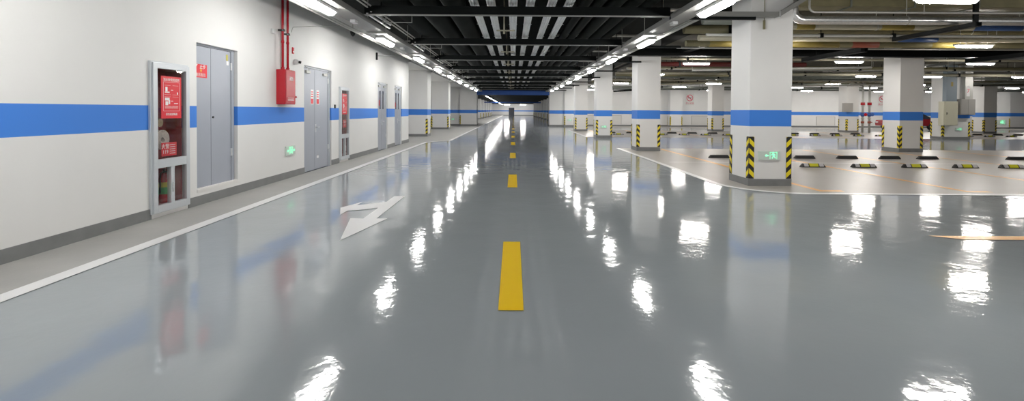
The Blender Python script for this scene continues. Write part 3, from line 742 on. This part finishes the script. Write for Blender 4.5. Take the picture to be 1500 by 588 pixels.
def hose(y, z, label):
    mb = MB(); X = WX-.12
    pts = []
    for k in range(90):
        a = 2*PI*k/18; r = .035+.022*k/18*1.0
        pts.append((X, y+r*math.cos(a), z+r*math.sin(a)))
    t = thing('fire_hose', label, 'fire hose', (X, y, z-.15), 'coiled hoses in the fire cabinets')
    off = (X, y, z-.15)
    m2 = MB(); n = len(m2.v)
    for i, p in enumerate(pts):
        m2.v += [(p[0]-.035, p[1], p[2]), (p[0]+.035, p[1], p[2])]
    # ribbon coil with thickness
    m3 = MB()
    for i in range(len(pts)-1):
        c = Vector((X, y, z)); a = Vector(pts[i]); b = Vector(pts[i+1]); na = (a-c).normalized()*.008; nb = (b-c).normalized()*.008
        for s in (-.035, .035):
            pass
        A0 = a+na; A1 = a-na; B0 = b+nb; B1 = b-nb
        q = [(A0, B0), (A1, B1)]
        for (u, v) in q: m3.quad([(u.x-.035, u.y, u.z), (u.x+.035, u.y, u.z), (v.x+.035, v.y, v.z), (v.x-.035, v.y, v.z)])
        for s in (-.035, .035): m3.quad([(A0.x+s, A0.y, A0.z), (A1.x+s, A1.y, A1.z), (B1.x+s, B1.y, B1.z), (B0.x+s, B0.y, B0.z)])
    m3.build('coil', M['hose'], t, off=off)
    MB().tube([(X+.02, y-.16, z+.05), (X+.02, y-.19, z-.10)], [.022, .016], 10).build('nozzle', M['brass'], t, off=off, smooth=True)
    return t
hose(6.80, 1.06, 'pale canvas fire hose coiled inside the nearest glazed cabinet')
hose(13.80, 1.06, 'pale canvas fire hose coiled inside the farther glazed cabinet')
def extinguisher(y, label, x=WX-.10):
    t = thing('fire_extinguisher', label, 'fire extinguisher', (x, y, .156), 'extinguishers in the fire cabinets')
    MB().tube([(0, 0, 0), (0, 0, .02), (0, 0, .34), (0, 0, .38), (0, 0, .405), (0, 0, .42)], [.060, .066, .066, .052, .028, .02], 18).build('cylinder_body', M['red'], t, smooth=True)
    MB().tube([(0, 0, .12), (0, 0, .22)], .0675, 18, cap=False).build('label_band', M['labelg'], t, smooth=True)
    MB().tube([(0, 0, .22), (0, 0, .29)], .0675, 18, cap=False).build('label_band', M['labely'], t, smooth=True)
    MB().box(-.012, .012, -.02, .07, .43, .445).box(-.012, .012, -.02, .06, .465, .475).tube([(0, 0, .42), (0, 0, .46)], .015, 8).build('valve_handle', M['blackplastic'], t)
    MB().tube([(0, -.02, .44), (.0, -.06, .42), (0, -.078, .34), (0, -.078, .14)], .009, 8).build('hose', M['blackplastic'], t, smooth=True)
extinguisher(6.62, 'red fire extinguisher at the bottom left inside the nearest glazed cabinet')
extinguisher(6.88, 'red fire extinguisher right of another inside the nearest glazed cabinet', WX-.13)
extinguisher(13.62, 'red fire extinguisher at the bottom of the farther glazed cabinet')
# paper tags in the lower right of the nearest cabinet
o = B(0, .002, -.03, .012, 0, .10).box(0, .002, -.012, .03, -.10, -.01).box(0, .002, -.01, .06, .085, .115).build('paper_tag', M['txt']); o.location = (WX-.02, 6.885, .56)
tag(o, 'white inspection tags hanging in the lower part of the nearest cabinet', 'tag')

# ------------------------------------------------------------------ doors on the left wall
def door(n, op, label, recess, leaves, windows=False, frame=.045, sign=None, closers=False, hinges=True, handle=False, reveal=.0):
    a, b, c, d = op; X = WX-recess; off = (X, (a+b)/2, c)
    t = thing('door_%d' % n, label, 'door', off); t['kind'] = 'structure'
    fx = X+.012
    mb = MB().box(X-.05, fx, a, a+frame*.4, c, d).box(X-.05, fx, b-frame-reveal, b-reveal*.2, c, d).box(X-.05, fx, a+frame*.4, b-frame-reveal, d-frame, d)
    mb.build('door_frame', M['door'] if not windows else M['alu'], t, off=off)
    ys = [a+frame*.4]+leaves+[b-frame-reveal]
    L = []
    for i in range(len(ys)-1):
        lf = B(X-.045, X+.0, ys[i]+.004, ys[i+1]-.004, c+.012, d-frame-.006).build('leaf', M['door'], t, off=off, bevel=.002); L.append(lf)
        if windows:
            yc = ys[i+1]-.20 if i == 0 else ys[i]+.20
            B(X, X+.004, yc-.06, yc+.06, 1.52, 2.2).build('vision_panel', M['darkglass'], lf, off=off)
    B(X-.06, X-.046, a, b, c, d).build('backing', M['doordark'], t, off=off)
    if hinges:
        for z_ in (c+.45, d-.35): B(X, X+.02, ys[-1]-.012, ys[-1]+.012, z_, z_+.13).build('hinge', M['galv'], L[-1], off=off)
    if handle:
        MB().box(X, X+.008, ys[1]+.03, ys[1]+.075, .93, 1.13).tube([(X, ys[1]+.05, 1.06), (X+.05, ys[1]+.05, 1.06), (X+.055, ys[1]+.07, 1.06), (X+.055, ys[1]+.18, 1.055)], .009, 8).build('handle', M['galv'], L[-1], off=off)
    if closers:
        for lf, yy, s in ((L[0], ys[0]+.12, 1), (L[-1], ys[-1]-.12, -1)):
            MB().box(X, X+.045, min(yy, yy+s*.24), max(yy, yy+s*.24), d-.17, d-.11).tube([(X+.04, yy+s*.12, d-.11), (X+.10, yy+s*.02, d-.08), (X+.03, yy-s*.05, d-.02)], .008, 6).build('door_closer', M['palepipe'], lf, off=off)
    return t, L, off, X
t, L, off, X = door(1, D1, 'pair of narrow blue grey cupboard doors set in the left wall above the skirting', .07, [7.86], reveal=.06, frame=.03)
B(X-.02, WX+.006, 7.40, 8.5, .20, .25).build('sill', M['white'], t, off=off)
MB().tube([(X, 7.91, 1.36), (X+.012, 7.91, 1.36)], .018, 12).build('lock', M['blackplastic'], L[1], off=off)
B(X, X+.003, 8.28, 8.33, 2.33, 2.43).build('sticker', M['labely'], L[1], off=off)
B(X, X+.003, 8.285, 8.35, 2.25, 2.32).build('paper_tag', M['txt'], L[1], off=off)
s = B(X+.001, X+.004, 7.44, 7.76, 1.99, 2.20).build('warning_sign', M['redsign'], L[0], off=off)
sx = .0045
text_mesh('sign_print', '止步', .075, M['txt'], s, (sx, 7.65-off[1], 2.155-off[2]), '+X')
text_mesh('sign_print', '高压危险', .06, M['txt'], s, (sx, 7.60-off[1], 2.03-off[2]), '+X')
MB().prism([(7.60, 2.13), (7.62, 2.13), (7.61, 2.105), (7.625, 2.105), (7.60, 2.06), (7.607, 2.09), (7.59, 2.09)], 'x', X+.0042, X+.006).build('lightning_bolt', M['guardyellow'], s, off=off)
MB().prism([(7.445, 2.195), (7.53, 2.195), (7.50, 2.16), (7.445, 2.15)], 'x', X+.0042, X+.005).build('white_corner', M['txt'], s, off=off)  # white patch across the top left corner of the sign
t, L, off, X = door(2, D2, 'large blue grey steel double door with red notices on the left wall', .045, [11.9], closers=True, handle=True, reveal=.10)
for lf, yy in ((L[0], 11.66), (L[1], 12.0)):
    s = B(X, X+.003, yy, yy+.17, 1.62, 1.98).build('notice', M['txt'], lf, off=off)
    mb = B(X+.003, X+.0045, yy+.015, yy+.155, 1.635, 1.76)
    for k in range(3): mb.box(X+.003, X+.0045, yy+.03, yy+.14, 1.80+k*.055, 1.825+k*.055)
    mb.build('notice_print', M['redsign'], s, off=off)
B(X, X+.01, 12.02, 12.12, .28, .34).build('label_plate', M['txt'], L[1], off=off)
t, L, off, X = door(3, D3, 'steel double door with narrow vision panels, third along the left wall', .05, [17.95], windows=True, closers=True, handle=True, reveal=.05)
B(X, X+.003, 17.6, 17.78, 1.65, 1.85).build('notice', M['redsign'], L[0], off=off)
t, L, off, X = door(4, D4, 'steel double door with narrow vision panels, last before the wall corner', .05, [20.35], windows=True, closers=True, handle=True, reveal=.05)
B(X, X+.003, 20.0, 20.18, 1.6, 1.8).build('notice', M['redsign'], L[0], off=off)

# ------------------------------------------------------------------ red wall box and pipes
off = (WX, 10.1, 1.6)
t = thing('hydrant_box', 'red enamel fire box fixed to the left wall under two red pipes', 'fire box', off)
B(WX, WX+.19, 9.88, 10.33, 1.6, 2.32).build('body', M['red'], t, off=off, bevel=.008)
dr = B(WX+.19, WX+.20, 9.895, 10.315, 1.62, 2.30).build('door', M['red'], t, off=off, bevel=.003)
text_mesh('door_print', '消防', .09, M['txt'], dr, (.201, 0.02, .53), '+X')
mb = MB()
for k in range(3): mb.box(WX+.20, WX+.2012, 9.97, 10.25, 1.68+k*.025, 1.688+k*.025)
mb.build('door_lines', M['txt'], dr, off=off)
MB().tube([(.19, .235, .16), (.19, .27, .16)], .02, 10).build('knob', M['red'], t, smooth=True)
for (yy, k) in ((9.98, 0), (10.20, 1)):
    o = thing('fire_pipe', '%s of two red vertical pipes above the red fire box' % ('left one', 'right one')[k], 'pipe', (WX+.09, yy, 2.32), 'red pipes above the fire box')
    MB().tube([(0, 0, 0), (0, 0, CEIL-2.32)], .024, 12).build('pipe_run', M['red'], o, smooth=True)
    MB().tube([(0, 0, 0), (0, 0, .05)], .034, 12).tube([(0, 0, .55), (0, 0, .60)], .030, 12).build('collar', M['red'], o, smooth=True)
    MB().box(-.09, .04, -.02, .02, .80-k*.05, .83-k*.05).box(-.03, .03, -.10, .05, .79-k*.05, .815-k*.05).build('clamp', M['blackplastic'], o)
o = B(0, .05, -.045, .045, 0, .10).build('junction_box', M['housing'], bevel=.008); o.location = (WX, 9.72, 3.02); tag(o, 'small white junction box left of the red pipes', 'junction box')
o = B(0, .02, -.035, .035, 0, .14).box(.02, .024, -.02, .02, .03, .06, 1).build('call_point', [M['redsign'], M['txt']]); o.location = (WX, 10.62, 2.72); tag(o, 'small red call point above the wall dome, right of the fire box', 'alarm')
o = MB().tube([(0, 0, 0), (.05, 0, 0), (.09, 0, 0)], [.06, .06, .045], 16).tube([(.085, 0, 0), (.13, .03, -.01)], .03, 10, 1).build('alarm_sounder', [M['housing'], M['blackplastic']], smooth=True); o.location = (WX, 10.72, 2.55); tag(o, 'small round white alarm sounder right of the fire box', 'alarm')
# exit signs
def exit_sign(loc, facing, w, h, label, man_off=.08, arrow=True, two=False):
    t = thing('exit_sign', label, 'exit sign', loc, 'green exit signs')
    d = .03
    def bx(u0, u1, v0, v1, a, b):
        return B(a, b, u0, u1, v0, v1) if facing == '+X' else B(u0, u1, -b, -a, v0, v1)
    bx(-w/2, w/2, -h/2, h/2, 0, d).build('sign_body', M['plate'], t, bevel=.004)
    ax = 'x' if facing == '+X' else 'y'; sg = 1 if facing == '+X' else -1
    def shp(poly, mb): mb.prism(poly, ax, sg*(d+.001), sg*(d+.004))
    s = h/.18
    mb = MB(); m = man_off
    P = lambda pts: shp([(m+x*s, y*s) for x, y in pts], mb)
    P([(-.012+.014*math.cos(k*PI/4), .052+.014*math.sin(k*PI/4)) for k in range(8)])
    P([(-.025, .036), (.012, .036), (.018, -.005), (-.012, -.008)])
    P([(-.012, -.005), (.006, -.005), (-.018, -.060), (-.036, -.056)])
    P([(0, -.005), (.018, -.005), (.045, -.045), (.030, -.056)])
    P([(-.025, .036), (-.052, .012), (-.044, .004), (-.016, .024)])
    P([(.008, .034), (.042, .014), (.036, .004), (.008, .020)])
    P([(-.075, -.07), (-.067, -.07), (-.067, .07), (-.075, .07)]); P([(.062, -.07), (.070, -.07), (.070, .07), (.062, .07)]); P([(-.075, .062), (.07, .062), (.07, .07), (-.075, .07)])
    mb.build('running_figure', M['green'], t)
    mb = MB()
    for (a0, dr) in (((m-.13), -1),)+((((m+.13), 1),) if two else ()):
        P2 = lambda pts: shp([(a0+dr*x*s, y*s) for x, y in pts], mb)
        P2([(.045, 0), (.015, .03), (.015, .012), (-.03, .012), (-.03, -.012), (.015, -.012), (.015, -.03)])
    mb.build('arrow', M['green'], t)
exit_sign((WX, 10.47, .60), '+X', .43, .20, 'green lit exit sign low on the left wall between the doors', man_off=0, two=True)
exit_sign((5.17, 9.72, .62), '-Y', .44, .18, 'green lit exit sign low on the nearest column')
exit_sign((5.02, 26.8, .62), '-Y', .36, .16, 'pale exit sign low on the third column along the aisle')
exit_sign((5.35, 45.99, .62), '-Y', .44, .18, 'tiny exit sign low on the right wall pier by the blue beam')
exit_sign((-5.9, 46.59, .62), '-Y', .44, .18, 'tiny exit sign low on the left wall pier by the blue beam')
exit_sign((25.35, 27.4, .58), '-Y', .40, .18, 'green lit exit sign low on the column with electrical boxes')
exit_sign((47.6, 46.9, .62), '-Y', .9, .5, 'pale sign plate low on the far right pilaster')
# rods and brackets from the trunking to the wall
o = MB().tube([(WX, 10.55, 3.18), (WX+.02, 10.6, 3.30), (WX+.5, 10.62, 3.33), (-3.75, 10.62, 3.33)], .007, 6).build('conduit', M['palepipe'], smooth=True); tag(o, 'thin conduit from the red pipes to the left trunking', 'conduit')
o = MB().tube([(0, 0, 0), (1.15, 0, .0)], .008, 6).build('conduit', M['palepipe']); o.location = (WX, 17.2, 3.42); tag(o, 'thin conduit from the left wall to the trunking above the third door', 'conduit')
t = thing('wall_speaker', 'small black fitting high on the left wall above the third door', 'fitting', (WX, 17.05, 3.38))
B(0, .06, -.03, .03, -.12, .14).build('body', M['blackplastic'], t, bevel=.01)
t = thing('security_camera', 'small black dome camera high on the left wall near the trunking', 'security camera', (WX+.4, 13.4, 3.62))
MB().tube([(0, 0, .06), (0, 0, .0), (0, 0, -.05), (0, 0, -.09)], [.07, .07, .055, .02], 14).build('dome', M['blackplastic'], t, smooth=True)
MB().tube([(0, 0, .06), (0, 0, CEIL-3.62)], .012, 8).build('stem', M['palepipe'], t)
o = B(0, .03, -.03, .03, 0, .10).build('switch_box', M['blackplastic']); o.location = (WX, 13.1, 1.53); tag(o, 'tiny black switch box on the blue band beside the double door', 'switch')

# ------------------------------------------------------------------ electrical boxes, riser valves, signs, car
t = thing('electrical_cabinet', 'cream electrical cabinet on the wide column at right', 'electrical cabinet', (24.6, 27.4, .8))
B(-.42, .38, -.35, -.0, 0, 1.36).build('body', M['boxbeige'], t, bevel=.01)
dr = B(-.33, .36, -.37, -.35, .03, 1.33).build('door', M['boxbeige'], t, bevel=.005); B(-.28, -.24, -.385, -.37, .62, .74).build('handle', M['blackplastic'], dr)
t = thing('electrical_cabinet', 'grey electrical cabinet on the wide column at right', 'electrical cabinet', (25.6, 27.4, 1.40))
B(-.42, .40, -.30, 0, 0, .90).build('body', M['boxgrey'], t, bevel=.01)
for s in (0, 1): B(-.40+s*.40, -.01+s*.40, -.315, -.30, .03, .87).build('door', M['boxgrey'], t, bevel=.004)
t = thing('cable_riser', 'blue grey cable riser panel above the cream cabinet', 'cable riser', (24.75, 27.4, 2.16))
B(-.35, .25, -.25, 0, 0, CEIL-2.16).build('casing', M['bluegrey'], t); B(-.10, .02, -.255, -.25, .85, 1.1).build('label_plate', M['yellowband'], t)
t = thing('cable_riser', 'white conduit box with red print above the grey cabinet', 'cable riser', (25.72, 27.4, 2.3))
B(-.2, .25, -.18, 0, 0, CEIL-2.3).build('casing', M['palepipe'], t, bevel=.01); B(-.12, .06, -.185, -.18, .15, .75).build('label_plate', M['txt'], t)
text_mesh('label_print', '7', .3, M['redsign'], t, (-.03, -.187, .45), '-Y')
t = thing('electrical_cabinet', 'small grey box on the narrow column by the riser valves', 'electrical cabinet', (24.85, 35.9, 1.55))
B(-.35, .30, -.25, 0, 0, .65).build('body', M['boxgrey'], t, bevel=.01)
for k, x in enumerate((26.05, 26.55)):
    t = thing('riser_pipe', '%s of two grey fire riser pipes with red flange and blue valve, deep right' % ('left one', 'right one')[k], 'riser pipe', (x, 35.9, 0), 'fire risers')
    MB().tube([(0, 0, 0), (0, 0, CEIL)], .075, 14).build('pipe_run', M['palepipe'], t, smooth=True)
    MB().tube([(0, 0, 2.05), (0, 0, 2.25)], .14, 16).build('flange', M['red'], t, smooth=True)
    MB().tube([(0, 0, 1.95), (0, 0, 2.0)], .12, 16).tube([(0, 0, 1.05), (0, 0, 1.1)], .12, 16).build('flange', M['palepipe'], t, smooth=True)
    MB().tube([(0, 0, 1.2), (0, 0, 1.3), (0, 0, 1.42), (0, 0, 1.5)], [.09, .15, .15, .09], 14).build('valve_body', M['valveblue'], t, smooth=True)
    MB().tube([(0, 0, 1.35), (0, -.3, 1.35)], .02, 8).tube([(0, -.3, 1.35), (0, -.32, 1.35)], .12, 16).build('handwheel', M['valveblue'] if k else M['red'], t, smooth=True)
    MB().tube([(.0, 0, .7), (.0, 0, .85)], .11, 12).tube([(0, 0, .78), (.16*(1 if k else -1), -.1, .78)], .03, 8).build('gauge_branch', M['redband'], t, smooth=True)
def no_sign(loc, label):
    t = thing('prohibition_sign', label, 'sign', loc, 'no smoking signs')
    R = .33; mb = MB()
    B(-.42, .42, -.006, 0, -.72, .42).build('sign_plate', M['panel'], t)
    n = 28
    for k in range(n):
        a, b = 2*PI*k/n, 2*PI*(k+1)/n
        mb.quad([(R*math.cos(a), -.009, R*math.sin(a)), (R*math.cos(b), -.009, R*math.sin(b)), ((R-.07)*math.cos(b), -.009, (R-.07)*math.sin(b)), ((R-.07)*math.cos(a), -.009, (R-.07)*math.sin(a))])
    c = .7071
    mb.quad([(-R*c-.02, -.010, R*c-.06), (-R*c+.05, -.010, R*c), (R*c+.0, -.010, -R*c+.05), (R*c-.06, -.010, -R*c-.01)])
    mb.build('red_ring', M['pink'], t)
    MB().box(-.2, .12, -.009, -.007, -.03, .03).box(.14, .2, -.009, -.007, -.03, .03).tube([(.17, -.008, .05), (.14, -.008, .12), (.19, -.008, .17)], .008, 6).build('cigarette', M['blackplastic'], t)
    text_mesh('sign_print', '禁止吸烟', .2, M['pink'], t, (0, -.008, -.54), '-Y')
no_sign((17.5, 47.8, 2.85), 'red ringed no smoking sign on the back wall, left of the nearest column')
no_sign((36.6, 47.8, 2.85), 'red ringed no smoking sign on the back wall, half hidden by the solitary column')
for i, x in enumerate((18.6, 22.5, 31.0, 7.5, 9.8)):
    t = thing('wall_panel', 'low pale access panel on the back wall under the blue band, %s' % ('right of the left pilaster', 'left of the riser valves', 'behind the red car', 'nearest the wall pier', 'second from the wall pier')[i], 'wall panel', (x, 47.8, .2), 'low wall panels')
    B(-.9, .9, -.03, 0, 0, .85).build('panel_board', M['panel'], t, bevel=.005)
    B(-.93, -.9, -.035, 0, 0, .88).box(.9, .93, -.035, 0, 0, .88).box(-.93, .93, -.035, 0, .85, .88).build('panel_edge', M['boxgrey'], t)
# red car in profile behind the solitary column
def car(loc):
    t = thing('car', 'dark red saloon car parked side-on behind the solitary column', 'car', loc)
    prof_low = [(-2.25, .35), (-2.28, .6), (-2.2, .85), (-1.6, .93), (-.9, .96), (1.0, .97), (1.7, .98), (2.2, .95), (2.27, .7), (2.22, .35)]
    mb = MB(); rings = []
    ws = [(-.86, .9), (-.82, 1), (.82, 1), (.86, .9)]
    prof_low_c = prof_low
    for (w, s) in ws:
        rings.append(len(mb.v)); mb.v += [(p[0]*(.985 if s < 1 else 1), w, .62+(p[1]-.62)*s) for p in prof_low_c]
    n = len(prof_low)
    for a_, b_ in zip(rings[:-1], rings[1:]):
        for k in range(n): mb.f.append((a_+k, a_+(k+1) % n, b_+(k+1) % n, b_+k)); mb.m.append(0)
    mb.f.append(tuple(rings[0]+k for k in range(n))); mb.m.append(0); mb.f.append(tuple(rings[-1]+k for k in reversed(range(n)))); mb.m.append(0)
    mb.build('body', M['carpaint'], t, bevel=.03, smooth=False)
    mb = MB(); top = [(-1.0, .95), (-.35, 1.40), (.75, 1.43), (1.55, .97)]
    v0 = len(mb.v)
    for w, k in ((-.80, 0), (.80, 0)):
        mb.v += [(p[0], w*(1 if p[1] < 1 else .78), p[1]) for p in top]
    mb.f += [(0, 1, 2, 3), (7, 6, 5, 4), (0, 4, 5, 1), (1, 5, 6, 2), (2, 6, 7, 3)]; mb.m += [0]*5
    mb.build('windows', M['darkglass'], t)
    B(-.36, .78, -.63, .63, 1.405, 1.45).build('roof', M['carpaint'], t, bevel=.02)
    for x in (-1.4, 1.38):
        for s in (-1, 1):
            w = MB().tube([(x, s*.68, .32), (x, s*.88, .32)], .32, 24).build('wheel', M['blackplastic'], t, smooth=True)
            MB().tube([(x, s*.87, .32), (x, s*.89, .32)], .20, 16).build('rim', M['galv'], w)
    for q in (-.75, .45): B(-2.29, -2.2, q, q+.3, .62, .74).build('headlight', M['greyrefl'], t)
    for q in (-.78, .5): B(2.2, 2.29, q, q+.28, .72, .86).build('tail_light', M['redsign'], t)
car((34.6, 42.2, .003))

# ------------------------------------------------------------------ camera, world, view
cam = bpy.data.cameras.new('camera'); co = bpy.data.objects.new('camera', cam); C.objects.link(co); sc.camera = co
f = 705.0; pitch = math.radians(1.0); roll = .006
cam.sensor_fit = 'HORIZONTAL'; cam.sensor_width = 36; cam.lens = f/1500*36
hx, hy = 752, 162
cam.shift_x = -(hx-750)/1500.0
cam.shift_y = -((294-hy) - f*math.tan(pitch))/1500.0
cam.clip_start = .05; cam.clip_end = 400
R = Matrix.Rotation(PI/2-pitch, 3, 'X') @ Matrix.Rotation(roll, 3, 'Z')
co.matrix_world = Matrix.Translation((0, 0, 1.5)) @ R.to_4x4()

w = bpy.data.worlds.new('world'); sc.world = w; w.use_nodes = True
w.node_tree.nodes['Background'].inputs['Color'].default_value = (1, .98, .95, 1); w.node_tree.nodes['Background'].inputs['Strength'].default_value = .35
vs = sc.view_settings; vs.view_transform = 'Standard'; vs.look = 'None'; vs.gamma = 1; vs.exposure = .97; vs.use_curve_mapping = False
sc.cycles.max_bounces = 8; sc.cycles.diffuse_bounces = 5; sc.cycles.glossy_bounces = 4; sc.cycles.transparent_max_bounces = 8
sc.cycles.sample_clamp_indirect = 8; sc.cycles.use_denoising = True
